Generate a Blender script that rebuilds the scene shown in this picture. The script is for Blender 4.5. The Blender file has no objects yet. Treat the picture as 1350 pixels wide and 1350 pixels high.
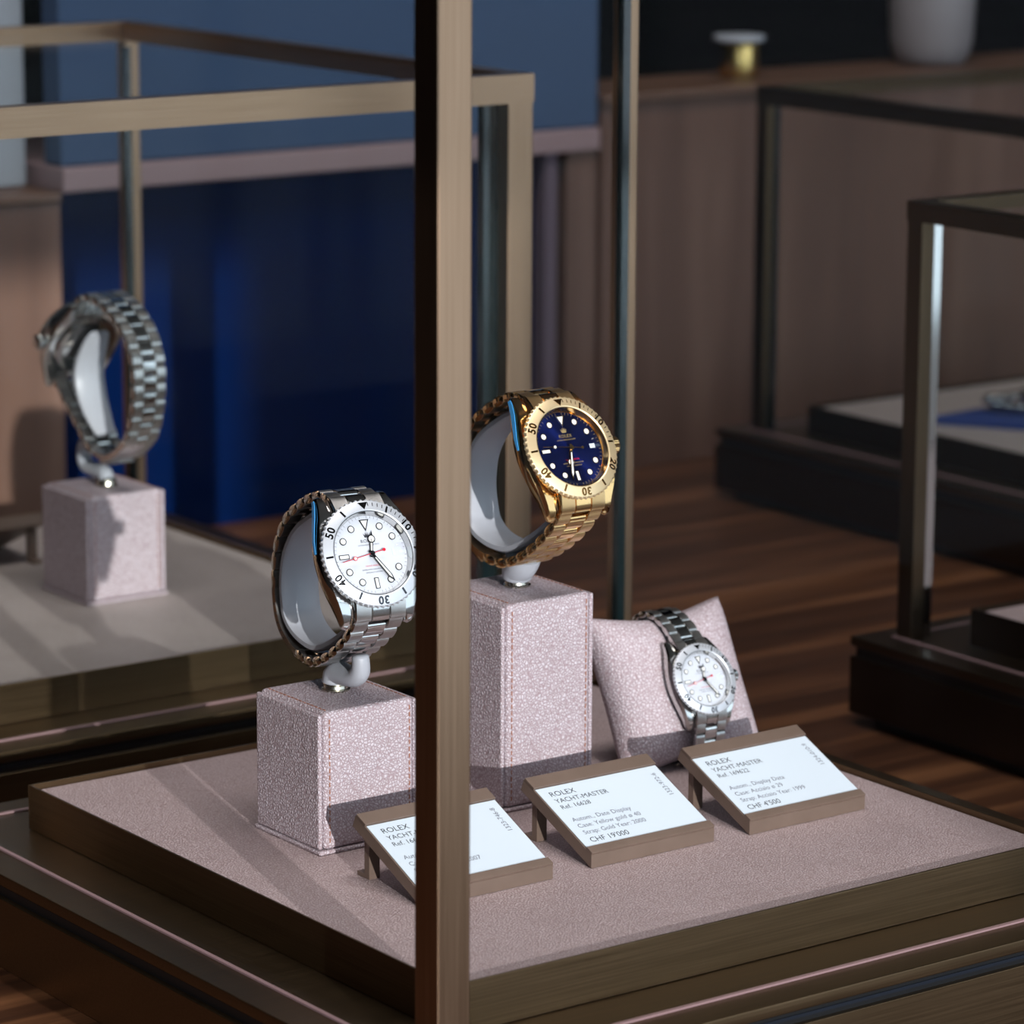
import bpy, bmesh, math, random
from mathutils import Vector, Matrix
random.seed(7)
S = 0.001                                   # every length below is in millimetres
scene = bpy.context.scene
COL = scene.collection
PI = math.pi

# ------------------------------------------------------------------ camera
CAM = (-647.704, -910.609, 400.0)
F_PX, PITCH, ROLL, YAW = 4821.466, math.radians(12.216), math.radians(0.2861), math.radians(53.6146)
def cam_axes(h, r, u):
    cp, sp, c, s = math.cos(PITCH), math.sin(PITCH), math.cos(ROLL), math.sin(ROLL)
    fwd = cp*h - sp*u; dn = -(sp*h + cp*u)
    return (c*r - s*dn, s*r + c*dn, fwd)
ax = cam_axes(math.cos(YAW), math.sin(YAW), 0); ay = cam_axes(math.sin(YAW), -math.cos(YAW), 0); az = cam_axes(0, 0, 1)
right = Vector((ax[0], ay[0], az[0])); down = Vector((ax[1], ay[1], az[1])); fwd = Vector((ax[2], ay[2], az[2]))
cd = bpy.data.cameras.new('camera')
cam = bpy.data.objects.new('camera', cd); COL.objects.link(cam)
m = Matrix((right, -down, -fwd)).transposed().to_4x4(); m.translation = Vector(CAM)*S
cam.matrix_world = m
cd.sensor_width = 36.0; cd.sensor_fit = 'HORIZONTAL'; cd.lens = 36.0*F_PX/1350.0
cd.clip_start = 0.05; cd.clip_end = 30
cd.dof.use_dof = True; cd.dof.focus_distance = 1.300; cd.dof.aperture_fstop = 15.0
scene.camera = cam

# ------------------------------------------------------------------ world, sun, large lights, exposure
world = bpy.data.worlds.new('world'); scene.world = world; world.use_nodes = True
bg = world.node_tree.nodes['Background']
bg.inputs['Color'].default_value = (0.72, 0.86, 1.0, 1); bg.inputs['Strength'].default_value = 1.75

def light(name, kind, energy, color, loc, target=None, direction=None, **kw):
    l = bpy.data.lights.new(name, kind); l.energy = energy; l.color = color
    for k, v in kw.items(): setattr(l, k, v)
    o = bpy.data.objects.new(name, l); COL.objects.link(o); o.location = Vector(loc)*S
    d = Vector(direction) if direction else (Vector(target) - Vector(loc))
    o.rotation_euler = d.to_track_quat('-Z', 'Y').to_euler()
    return o
SUN_DIR = (0.25, 1.0, -0.19)
light('sun', 'SUN', 3.4, (1.0, 0.975, 0.96), (-800, -2600, 700), direction=SUN_DIR, angle=math.radians(0.5))
light('overhead_fill', 'AREA', 20, (1.0, 0.94, 0.92), (60, -50, 1850), target=(60, -50, 0), shape='RECTANGLE', size=1.2, size_y=0.6)  # fill light added overhead to lift the boards, no lamp seen there
scene.view_settings.view_transform = 'Standard'; scene.view_settings.look = 'None'
scene.view_settings.gamma = 1.0; scene.view_settings.use_curve_mapping = False
scene.view_settings.exposure = 0.12
scene.cycles.transparent_max_bounces = 40
scene.cycles.max_bounces = 12
scene.cycles.caustics_reflective = False; scene.cycles.caustics_refractive = False
scene.cycles.sample_clamp_indirect = 4.0
scene.cycles.use_denoising = True

# ------------------------------------------------------------------ materials
def lin(c):
    c /= 255.0
    return c/12.92 if c <= 0.04045 else ((c + 0.055)/1.055)**2.4
def rgb(r, g, b): return (lin(r), lin(g), lin(b), 1.0)
def new_mat(name):
    mt = bpy.data.materials.new(name); mt.use_nodes = True
    nt = mt.node_tree; b = nt.nodes['Principled BSDF']
    return mt, nt, b
def plain(name, color, rough=0.5, metal=0.0, spec=0.5, coat=0.0):
    mt, nt, b = new_mat(name)
    b.inputs['Base Color'].default_value = color; b.inputs['Roughness'].default_value = rough
    b.inputs['Metallic'].default_value = metal; b.inputs['Specular IOR Level'].default_value = spec
    b.inputs['Coat Weight'].default_value = coat
    return mt
def N(nt, kind, **kw):
    n = nt.nodes.new(kind)
    for k, v in kw.items():
        if k in n.inputs: n.inputs[k].default_value = v
        else: setattr(n, k, v)
    return n
def coords(nt, scale, kind='Object'):
    tc = N(nt, 'ShaderNodeTexCoord'); mp = N(nt, 'ShaderNodeMapping')
    mp.inputs['Scale'].default_value = scale
    nt.links.new(tc.outputs[kind], mp.inputs['Vector']); return mp.outputs['Vector']
def ramp(nt, fac, stops):
    r = N(nt, 'ShaderNodeValToRGB'); el = r.color_ramp.elements
    el[0].position, el[0].color = stops[0]; el[1].position, el[1].color = stops[-1]
    for p, c in stops[1:-1]:
        e = el.new(p); e.color = c
    nt.links.new(fac, r.inputs['Fac']); return r.outputs['Color']

def leather(name, light_c, groove_c, scale=760, wrinkle=0.0):
    mt, nt, b = new_mat(name)
    v = coords(nt, (1, 1, 1))
    ns = N(nt, 'ShaderNodeTexNoise'); ns.inputs['Scale'].default_value = 260; ns.inputs['Detail'].default_value = 2
    nt.links.new(v, ns.inputs['Vector'])
    add = N(nt, 'ShaderNodeVectorMath', operation='MULTIPLY_ADD')
    add.inputs[1].default_value = (0.0016,)*3
    nt.links.new(ns.outputs['Color'], add.inputs[0]); nt.links.new(v, add.inputs[2])
    vo = N(nt, 'ShaderNodeTexVoronoi', feature='DISTANCE_TO_EDGE'); vo.inputs['Scale'].default_value = scale
    nt.links.new(add.outputs[0], vo.inputs['Vector'])
    big = N(nt, 'ShaderNodeTexNoise'); big.inputs['Scale'].default_value = 45; big.inputs['Detail'].default_value = 3
    nt.links.new(v, big.inputs['Vector'])
    mr = N(nt, 'ShaderNodeMapRange'); mr.inputs['From Min'].default_value = 0.0; mr.inputs['From Max'].default_value = 0.34
    nt.links.new(vo.outputs['Distance'], mr.inputs['Value'])
    col = ramp(nt, mr.outputs['Result'], [(0.0, groove_c), (0.45, tuple((groove_c[i]+2*light_c[i])/3 for i in range(3))+(1,)), (1.0, light_c)])
    mixc = N(nt, 'ShaderNodeMix', data_type='RGBA', blend_type='MULTIPLY')
    mixc.inputs['Factor'].default_value = 0.22
    nt.links.new(col, mixc.inputs[6]); nt.links.new(ramp(nt, big.outputs['Fac'], [(0.3, (0.7, 0.66, 0.66, 1)), (0.7, (1, 1, 1, 1))]), mixc.inputs[7])
    nt.links.new(mixc.outputs[2], b.inputs['Base Color'])
    bp = N(nt, 'ShaderNodeBump'); bp.inputs['Strength'].default_value = 0.55; bp.inputs['Distance'].default_value = 0.0005
    nt.links.new(mr.outputs['Result'], bp.inputs['Height']); nt.links.new(bp.outputs['Normal'], b.inputs['Normal'])
    b.inputs['Roughness'].default_value = 0.46; b.inputs['Specular IOR Level'].default_value = 0.45
    return mt

def brushed(name, c1, c2, rough=0.34, axis='z', metal=1.0):
    mt, nt, b = new_mat(name)
    sc = {'x': (18, 1500, 1500), 'y': (1500, 18, 1500), 'z': (1500, 1500, 18), 'n': (90, 90, 90)}[axis]
    ns = N(nt, 'ShaderNodeTexNoise'); ns.inputs['Scale'].default_value = 1.0; ns.inputs['Detail'].default_value = 3
    nt.links.new(coords(nt, sc), ns.inputs['Vector'])
    nt.links.new(ramp(nt, ns.outputs['Fac'], [(0.3, c1), (0.7, c2)]), b.inputs['Base Color'])
    mr = N(nt, 'ShaderNodeMapRange'); mr.inputs['To Min'].default_value = rough - 0.06; mr.inputs['To Max'].default_value = rough + 0.08
    nt.links.new(ns.outputs['Fac'], mr.inputs['Value']); nt.links.new(mr.outputs['Result'], b.inputs['Roughness'])
    b.inputs['Metallic'].default_value = metal
    return mt

def wood(name, stops, scale, rough, axis_scale, bump=0.05, coat=0.0):
    mt, nt, b = new_mat(name)
    v = coords(nt, axis_scale)
    ns = N(nt, 'ShaderNodeTexNoise'); ns.inputs['Scale'].default_value = scale; ns.inputs['Detail'].default_value = 6; ns.inputs['Roughness'].default_value = 0.62
    ns.inputs['Distortion'].default_value = 0.4
    nt.links.new(v, ns.inputs['Vector'])
    nt.links.new(ramp(nt, ns.outputs['Fac'], stops), b.inputs['Base Color'])
    bp = N(nt, 'ShaderNodeBump'); bp.inputs['Strength'].default_value = bump; bp.inputs['Distance'].default_value = 0.001
    nt.links.new(ns.outputs['Fac'], bp.inputs['Height']); nt.links.new(bp.outputs['Normal'], b.inputs['Normal'])
    b.inputs['Roughness'].default_value = rough; b.inputs['Coat Weight'].default_value = coat
    b.inputs['Coat Roughness'].default_value = 0.25
    return mt

def clear_glass(name, tint=(0.992, 0.997, 0.995, 1), refl=0.0012, rough=0.0, graze=0.08):
    mt = bpy.data.materials.new(name); mt.use_nodes = True; nt = mt.node_tree; nt.nodes.clear()
    out = N(nt, 'ShaderNodeOutputMaterial'); mix = N(nt, 'ShaderNodeMixShader')
    tr = N(nt, 'ShaderNodeBsdfTransparent'); tr.inputs['Color'].default_value = tint
    gl = N(nt, 'ShaderNodeBsdfGlossy'); gl.inputs['Roughness'].default_value = rough; gl.inputs['Color'].default_value = (1, 1, 1, 1)
    lw = N(nt, 'ShaderNodeLayerWeight'); lw.inputs['Blend'].default_value = 0.5
    pw = N(nt, 'ShaderNodeMath', operation='POWER'); pw.inputs[1].default_value = 5.0
    ma = N(nt, 'ShaderNodeMath', operation='MULTIPLY_ADD'); ma.inputs[1].default_value = graze; ma.inputs[2].default_value = refl
    nt.links.new(lw.outputs['Facing'], pw.inputs[0]); nt.links.new(pw.outputs[0], ma.inputs[0]); nt.links.new(ma.outputs[0], mix.inputs['Fac'])
    nt.links.new(tr.outputs[0], mix.inputs[1]); nt.links.new(gl.outputs[0], mix.inputs[2]); nt.links.new(mix.outputs[0], out.inputs['Surface'])
    return mt

M = {}
M['leather'] = leather('blush_leather', rgb(212, 202, 210), rgb(160, 137, 142), 820)
M['leather_board'] = leather('blush_leather_board', rgb(200, 182, 184), rgb(158, 135, 134), 900)
M['leather_grey'] = leather('taupe_leather', rgb(184, 174, 170), rgb(150, 138, 134), 900)
for a in 'xyz':
    M['bronze_'+a] = brushed('brushed_bronze_'+a, rgb(143, 116, 93), rgb(159, 131, 107), 0.32, a)
    M['deep_bronze_'+a] = brushed('deep_bronze_'+a, rgb(84, 70, 54), rgb(98, 82, 64), 0.34, a)  # same bronze darkened for the right cases, their dark reflections painted in
    M['dark_bronze_'+a] = brushed('dark_bronze_'+a, rgb(108, 90, 68), rgb(124, 104, 80), 0.36, a)
    M['black_bronze_'+a] = brushed('shaded_bronze_'+a, rgb(54, 42, 31), rgb(66, 52, 39), 0.40, a)  # darkest copy of the bronze, shade put into the right cases' bases and trays
M['bronze_paint'] = brushed('satin_bronze_paint', rgb(112, 94, 83), rgb(120, 101, 90), 0.48, 'n', 0.2)
M['black'] = plain('black_gap', rgb(8, 9, 12), 0.45)
M['gap_strip'] = plain('gap_strip', rgb(14, 22, 34), 0.4)
M['seal'] = plain('pink_seal', rgb(150, 122, 124), 0.4)
M['glass'] = clear_glass('pane_glass')
M['glass_edge'] = plain('teal_glass_edge', rgb(14, 26, 28), 0.15, 0.0, 0.6)
M['crystal'] = clear_glass('watch_crystal', (0.995, 0.995, 1.0, 1), 0.012)
M['lens'] = clear_glass('date_lens_glass', (0.98, 0.98, 1.0, 1), 0.06, graze=0.6)
M['acrylic'] = clear_glass('clear_acrylic', (0.985, 0.99, 1.0, 1), 0.004)
M['steel'] = plain('polished_steel', rgb(205, 204, 202), 0.10, 1.0)
M['steel_b'] = brushed('brushed_steel', rgb(176, 174, 172), rgb(198, 197, 196), 0.30, 'y')
M['gold'] = plain('polished_gold', rgb(226, 186, 128), 0.12, 1.0)
M['gold_b'] = brushed('brushed_gold', rgb(206, 168, 116), rgb(224, 188, 136), 0.30, 'y')
M['platinum'] = plain('matte_platinum', rgb(208, 212, 220), 0.42, 0.55)
M['platinum_dial'] = plain('grained_platinum_dial', rgb(212, 216, 224), 0.5, 0.2)
M['gold_bezel'] = plain('matte_gold_bezel', rgb(238, 212, 168), 0.38, 0.7)
M['blue_dial'] = plain('sunray_blue_dial', rgb(14, 28, 92), 0.24, 0.75, 0.6)
bd = M['blue_dial'].node_tree; bb = bd.nodes['Principled BSDF']
bb.inputs['Anisotropic'].default_value = 0.85; bb.inputs['Metallic'].default_value = 0.95; bb.inputs['Roughness'].default_value = 0.34
tg = N(bd, 'ShaderNodeTangent', direction_type='RADIAL', axis='Z'); bd.links.new(tg.outputs[0], bb.inputs['Tangent'])
M['dark_metal'] = plain('dark_polished_metal', rgb(72, 72, 76), 0.2, 1.0)
M['bronze_ink'] = plain('gold_numeral', rgb(120, 86, 44), 0.25, 1.0)
M['lume'] = plain('white_lume', rgb(236, 236, 230), 0.5)
M['ink'] = plain('black_ink', rgb(38, 40, 50), 0.6)
M['ink_grey'] = plain('grey_ink', rgb(96, 98, 112), 0.6)
M['ink_gold'] = plain('gold_ink', rgb(196, 170, 120), 0.4, 0.6)
M['red'] = plain('red_enamel', rgb(206, 24, 50), 0.4)
M['paper'] = plain('white_card', rgb(214, 223, 230), 0.55)
M['plastic'] = plain('pale_grey_plastic', rgb(172, 174, 182), 0.38)
M['chrome'] = plain('nickel_collar', rgb(200, 195, 182), 0.26, 1.0)
M['film'] = plain('blue_film', rgb(70, 165, 235), 0.3)
M['thread'] = plain('copper_thread', rgb(158, 108, 88), 0.7)
M['table'] = wood('dark_walnut_top', [(0.30, rgb(40, 22, 13)), (0.5, rgb(76, 46, 28)), (0.70, rgb(128, 85, 55))], 1.0, 0.42, (2.6, 60, 60))
M['panel_wood'] = wood('walnut_veneer', [(0.3, rgb(88, 61, 50)), (0.55, rgb(110, 80, 67)), (0.75, rgb(130, 99, 85))], 1.0, 0.5, (26, 26, 1.6))
M['wood_edge'] = wood('walnut_edge', [(0.3, rgb(92, 66, 52)), (0.7, rgb(120, 90, 72))], 1.0, 0.45, (2, 26, 26))
M['blush'] = plain('blush_lacquer', rgb(158, 132, 134), 0.5)
M['mauve'] = plain('mauve_fabric', rgb(104, 88, 100), 0.8)
M['navy'] = plain('navy_velvet', rgb(4, 23, 62), 0.9, spec=0.0)
M['slate'] = plain('slate_blue_fabric', rgb(72, 92, 122), 0.9, spec=0.1)
M['dark_wall'] = plain('near_black_wall', rgb(5, 5, 7), 0.9, spec=0.0)
M['pillar'] = plain('pale_plaster', rgb(168, 174, 182), 0.8)
M['brass'] = plain('satin_brass', rgb(214, 184, 116), 0.24, 1.0)
M['white_lid'] = plain('white_lid', rgb(190, 196, 205), 0.4)
M['stone'] = plain('grey_ceramic', rgb(146, 140, 142), 0.5)
M['blue_cloth'] = plain('royal_blue_velvet', rgb(24, 52, 116), 0.75)
M['ceiling'] = plain('ceiling_paint', rgb(120, 116, 112), 0.9)
M['wall_paint'] = plain('taupe_wall_paint', rgb(62, 56, 54), 0.9)
M['floor'] = plain('pale_stone_floor', rgb(150, 143, 136), 0.5)
M['frame_dark'] = plain('window_frame_dark', rgb(40, 38, 38), 0.5)

# ------------------------------------------------------------------ mesh helpers (mm in, metres out)
def me_from(name, verts, faces, mats, smooth=40, face_mats=None):
    me = bpy.data.meshes.new(name)
    me.from_pydata([(x*S, y*S, z*S) for x, y, z in verts], [], faces)
    bm = bmesh.new(); bm.from_mesh(me); bmesh.ops.recalc_face_normals(bm, faces=bm.faces); bm.to_mesh(me); bm.free()
    for mt in (mats if isinstance(mats, (list, tuple)) else [mats]): me.materials.append(mt)
    if face_mats:
        for p, k in zip(me.polygons, face_mats): p.material_index = k
    if smooth:
        for p in me.polygons: p.use_smooth = True
        me.set_sharp_from_angle(angle=math.radians(smooth))
    me.update(); return me
def link(name, me, parent=None, loc=(0, 0, 0), rot=(0, 0, 0), scl=(1, 1, 1)):
    o = bpy.data.objects.new(name, me); COL.objects.link(o)
    o.location = Vector(loc)*S; o.rotation_euler = rot; o.scale = scl
    if parent: o.parent = parent
    if me is not None and me.get('bevelled'):
        wn_ = o.modifiers.new('face weighted shading', 'WEIGHTED_NORMAL'); wn_.weight = 100
    return o
def tag(o, label=None, cat=None, group=None, kind=None):
    if label: o['label'] = label
    if cat: o['category'] = cat
    if group: o['group'] = group
    if kind: o['kind'] = kind
    return o
def empty(name, loc, rot=(0, 0, 0), scl=1.0):
    o = bpy.data.objects.new(name, None); COL.objects.link(o)
    o.empty_display_size = 0.01; o.location = Vector(loc)*S; o.rotation_euler = rot; o.scale = (scl,)*3
    return o
def box_me(name, lo, hi, mat, bev=0.0, seg=2):
    bm = bmesh.new(); bmesh.ops.create_cube(bm, size=1.0)
    for v in bm.verts:
        v.co = Vector(((lo[i]+hi[i])/2 + v.co[i]*(hi[i]-lo[i]) for i in range(3)))*S
    if bev: bmesh.ops.bevel(bm, geom=list(bm.edges), offset=bev*S, segments=seg, profile=0.5, affect='EDGES')
    me = bpy.data.meshes.new(name); bm.to_mesh(me); bm.free(); me.materials.append(mat)
    if bev:
        for p in me.polygons: p.use_smooth = True
        me['bevelled'] = 1
    return me
def box(name, lo, hi, mat, parent=None, bev=0.0, seg=2):
    return link(name, box_me(name, lo, hi, mat, bev, seg), parent)
def lathe_me(name, prof, mat, n=48, mod=None, axis='z', smooth=40, close=False):
    """prof: list of (r, z, modulated?)"""
    v = []; f = []
    for i in range(n):
        a = 2*PI*i/n
        for p in prof:
            r = p[0]*(mod(a) if mod and len(p) > 2 and p[2] else 1.0)
            q = (r*math.sin(a), r*math.cos(a), p[1])
            if axis == 'x': q = (p[1], q[0], q[1])
            v.append(q)
    k = len(prof); rng = k if close else k-1
    for i in range(n):
        j = (i+1) % n
        for t in range(rng):
            u = (t+1) % k
            f.append((i*k+t, j*k+t, j*k+u, i*k+u))
    if not close:
        if prof[0][0] > 1e-6: f.append(tuple(i*k for i in range(n)))
        if prof[-1][0] > 1e-6: f.append(tuple(i*k+k-1 for i in range(n)))
    bm_v = v
    me = me_from(name, bm_v, f, mat, smooth)
    bm = bmesh.new(); bm.from_mesh(me); bmesh.ops.remove_doubles(bm, verts=bm.verts, dist=1e-7); bmesh.ops.recalc_face_normals(bm, faces=bm.faces); bm.to_mesh(me); bm.free()
    if smooth: me.set_sharp_from_angle(angle=math.radians(smooth))
    return me
def prism_me(name, pts, z0, z1, mat, cham=0.0):
    n = len(pts); v = []; f = []
    layers = [(z0, 0), (z1, 0)] if not cham else [(z0, 0), (z1-cham, 0), (z1, cham)]
    cx = sum(p[0] for p in pts)/n; cy = sum(p[1] for p in pts)/n
    for z, ins in layers:
        for x, y in pts:
            d = math.hypot(x-cx, y-cy) or 1
            v.append((x-(x-cx)/d*ins, y-(y-cy)/d*ins, z))
    for l in range(len(layers)-1):
        for i in range(n):
            j = (i+1) % n
            f.append((l*n+i, l*n+j, (l+1)*n+j, (l+1)*n+i))
    f.append(tuple(range(n))); f.append(tuple((len(layers)-1)*n+i for i in range(n)))
    return me_from(name, v, f, mat, 30)
def crom(pts, per=12):
    out = []
    n = len(pts)
    for i in range(n-1):
        p0 = pts[max(i-1, 0)]; p1 = pts[i]; p2 = pts[i+1]; p3 = pts[min(i+2, n-1)]
        for k in range(per):
            t = k/per
            out.append(tuple(0.5*((2*b)+(c-a)*t+(2*a-5*b+4*c-d)*t*t+(3*b-a-3*c+d)*t**3) for a, b, c, d in zip(p0, p1, p2, p3)))
    out.append(tuple(pts[-1])); return out
def tube_me(name, path, radii, mat, n=14, flat=1.0):
    v = []; f = []
    P = [Vector(p) for p in path]; up = Vector((1, 0, 0))
    for i, p in enumerate(P):
        t = (P[min(i+1, len(P)-1)] - P[max(i-1, 0)]).normalized()
        a = up - t*up.dot(t)
        a = a.normalized() if a.length > 1e-4 else Vector((0, 1, 0))
        b = t.cross(a)
        for k in range(n):
            an = 2*PI*k/n
            q = p + (a*math.cos(an)*flat + b*math.sin(an))*radii[i]
            v.append(tuple(q))
    for i in range(len(P)-1):
        for k in range(n):
            j = (k+1) % n
            f.append((i*n+k, i*n+j, (i+1)*n+j, (i+1)*n+k))
    f.append(tuple(range(n))); f.append(tuple((len(P)-1)*n+k for k in range(n)))
    return me_from(name, v, f, mat, 60)
TXT = {}
def text_me(body, size, mat, align='LEFT', extrude=0.0, space=1.0, offset=0.0):
    cu = bpy.data.curves.new('lettering', 'FONT'); cu.body = body; cu.size = size*S; cu.align_x = align; cu.align_y = 'BOTTOM_BASELINE' if align == 'LEFT' else 'CENTER'
    cu.extrude = extrude*S; cu.space_character = space; cu.resolution_u = 3; cu.offset = offset*S
    o = bpy.data.objects.new('lettering_temp', cu); COL.objects.link(o)
    dg = bpy.context.evaluated_depsgraph_get()
    me = bpy.data.meshes.new_from_object(o.evaluated_get(dg))
    bpy.data.objects.remove(o); bpy.data.curves.remove(cu)
    me.materials.clear(); me.materials.append(mat)
    return me

# ------------------------------------------------------------------ the setting
tag(box('floor', (-2600, -2700, -960), (3600, 1800, -940), M['floor']), kind='structure', label='pale stone shop floor under the wooden table')
tag(box('ceiling', (-2600, -2700, 1900), (3600, 1800, 1920), M['ceiling']), kind='structure')
tag(box('wall_back', (-2600, 1500, -940), (3600, 1520, 1900), M['dark_wall']), kind='structure', label='near black wall far behind the cabinet')
tag(box('wall_left', (-2600, -2700, -940), (-2580, 1500, 1900), M['wall_paint']), kind='structure')
tag(box('wall_right', (3580, -2700, -940), (3600, 1500, 1900), M['wall_paint']), kind='structure')
wn = tag(box('window_1', (-2580, -2700, -940), (3580, -2660, -880), M['frame_dark']), kind='structure')
for k, x in enumerate((-2560, -1700, 1500, 3500)):
    box('mullion', (x-30, -2700, -880), (x+30, -2660, 1900), M['frame_dark'], wn)
box('lintel_bar', (-2580, -2700, 1800), (3580, -2660, 1900), M['frame_dark'], wn)
box('sun_blocker', (-410, -2700, -880), (240, -2640, 1800), M['wall_paint'], wn)  # unseen block, added to keep the sun off the cabinet and right cases
box('sun_shade_panel', (-960, -2650, 765), (-410, -2630, 1500), M['frame_dark'], wn)  # added out of view to shade the upper left backdrop from the sun

TZ = -58
tb = tag(empty('display_table', (600, 250, -940)), 'long dark walnut table carrying the glass display cases', 'table')
def rel(o, parent):      # parent without moving
    o.parent = parent; o.matrix_parent_inverse = Matrix.Translation(-parent.location)
    return o
def cbox(name, lo, hi, mat, parent, bev=0.0, seg=2):
    """box given in scene millimetres, mesh centred on its own base, child of parent"""
    c = ((lo[0]+hi[0])/2, (lo[1]+hi[1])/2, lo[2])
    me = box_me(name, tuple(lo[i]-c[i] for i in range(3)), tuple(hi[i]-c[i] for i in range(3)), mat, bev, seg)
    o = link(name, me, None, c)
    if parent: rel(o, parent)
    return o
cbox('table_top', (-500, -600, TZ-40), (2000, 900, TZ), M['table'], tb, 1.5)
for x in (-380, 1880):
    for y in (-500, 800):
        cbox('leg', (x-40, y-40, -940), (x+40, y+40, TZ-40), M['table'], tb)

# ---------------- background furniture standing on the back of the table
wc = tag(empty('walnut_cabinet', (1150, 890, TZ)), 'walnut veneer cabinet behind the display cases carrying the brass canister', 'cabinet')
cbox('body', (718, 852, TZ), (1700, 922, 172), M['panel_wood'], wc, 1)
cbox('cabinet_top', (716, 848, 172), (1702, 926, 178), M['wood_edge'], wc, 1)
wc2 = tag(empty('walnut_cabinet', (150, 960, TZ)), 'reddish walnut cabinet at the left edge behind the steel watch seen from behind', 'cabinet')
cbox('body', (-100, 850, TZ), (340, 1000, 140), M['panel_wood'], wc2, 1)
cbox('cabinet_top', (-100, 848, 140), (340, 1000, 145), M['wood_edge'], wc2, 1)
bc = tag(empty('velvet_counter', (515, 900, TZ)), 'deep navy velvet fronted counter with a blush ledge', 'counter')
cbox('front_panel', (341, 862, TZ), (674, 1000, 144), M['navy'], bc)
cbox('ledge', (341, 848, 144.5), (714, 1000, 158), M['blush'], bc, 1)
cbox('end_panel', (675, 852, TZ), (684, 1000, 144), M['mauve'], bc)
cbox('side_panel', (691, 852, TZ), (714, 1000, 144), M['panel_wood'], bc)
sp = tag(empty('fabric_screen', (525, 862, 158)), 'slate blue fabric screen standing on the blush ledge', 'screen')
cbox('screen_panel', (342, 852, 158.2), (715, 872, 560), M['slate'], sp, 2)
pl = tag(empty('plaster_pillar', (270, 905, 145)), 'pale grey plaster pillar at the upper left edge', 'pillar')
cbox('shaft', (200, 880, 145.2), (336, 930, 560), M['pillar'], pl, 2)

cn = tag(empty('brass_canister', (852, 884, 178.2)), 'small brass canister with a pale lid on the walnut cabinet', 'canister')
rel(link('body', lathe_me('body', [(0, 0), (10, 0), (12, .8), (12.5, 2), (12.5, 22), (11.8, 23), (0, 23)], M['brass'], 40), None, (852, 884, 178.2)), cn)
rel(link('lid', lathe_me('lid', [(0, 23), (11, 23), (16, 24), (16.5, 25.5), (16, 27), (0, 28)], M['white_lid'], 40), None, (852, 884, 178.2)), cn)
vs = tag(empty('ceramic_vase', (1021, 888, 178.2)), 'tall grey ceramic vase on the walnut cabinet at the top edge', 'vase')
rel(link('body', lathe_me('body', [(0, 0), (19, 0), (22, 1.5), (25, 6), (27.5, 16), (28.5, 40), (28, 75), (24, 90), (16, 97), (14, 100), (12, 100), (12, 92), (0, 90)], M['stone'], 48), None, (1021, 888, 178.2)), vs)

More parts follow.
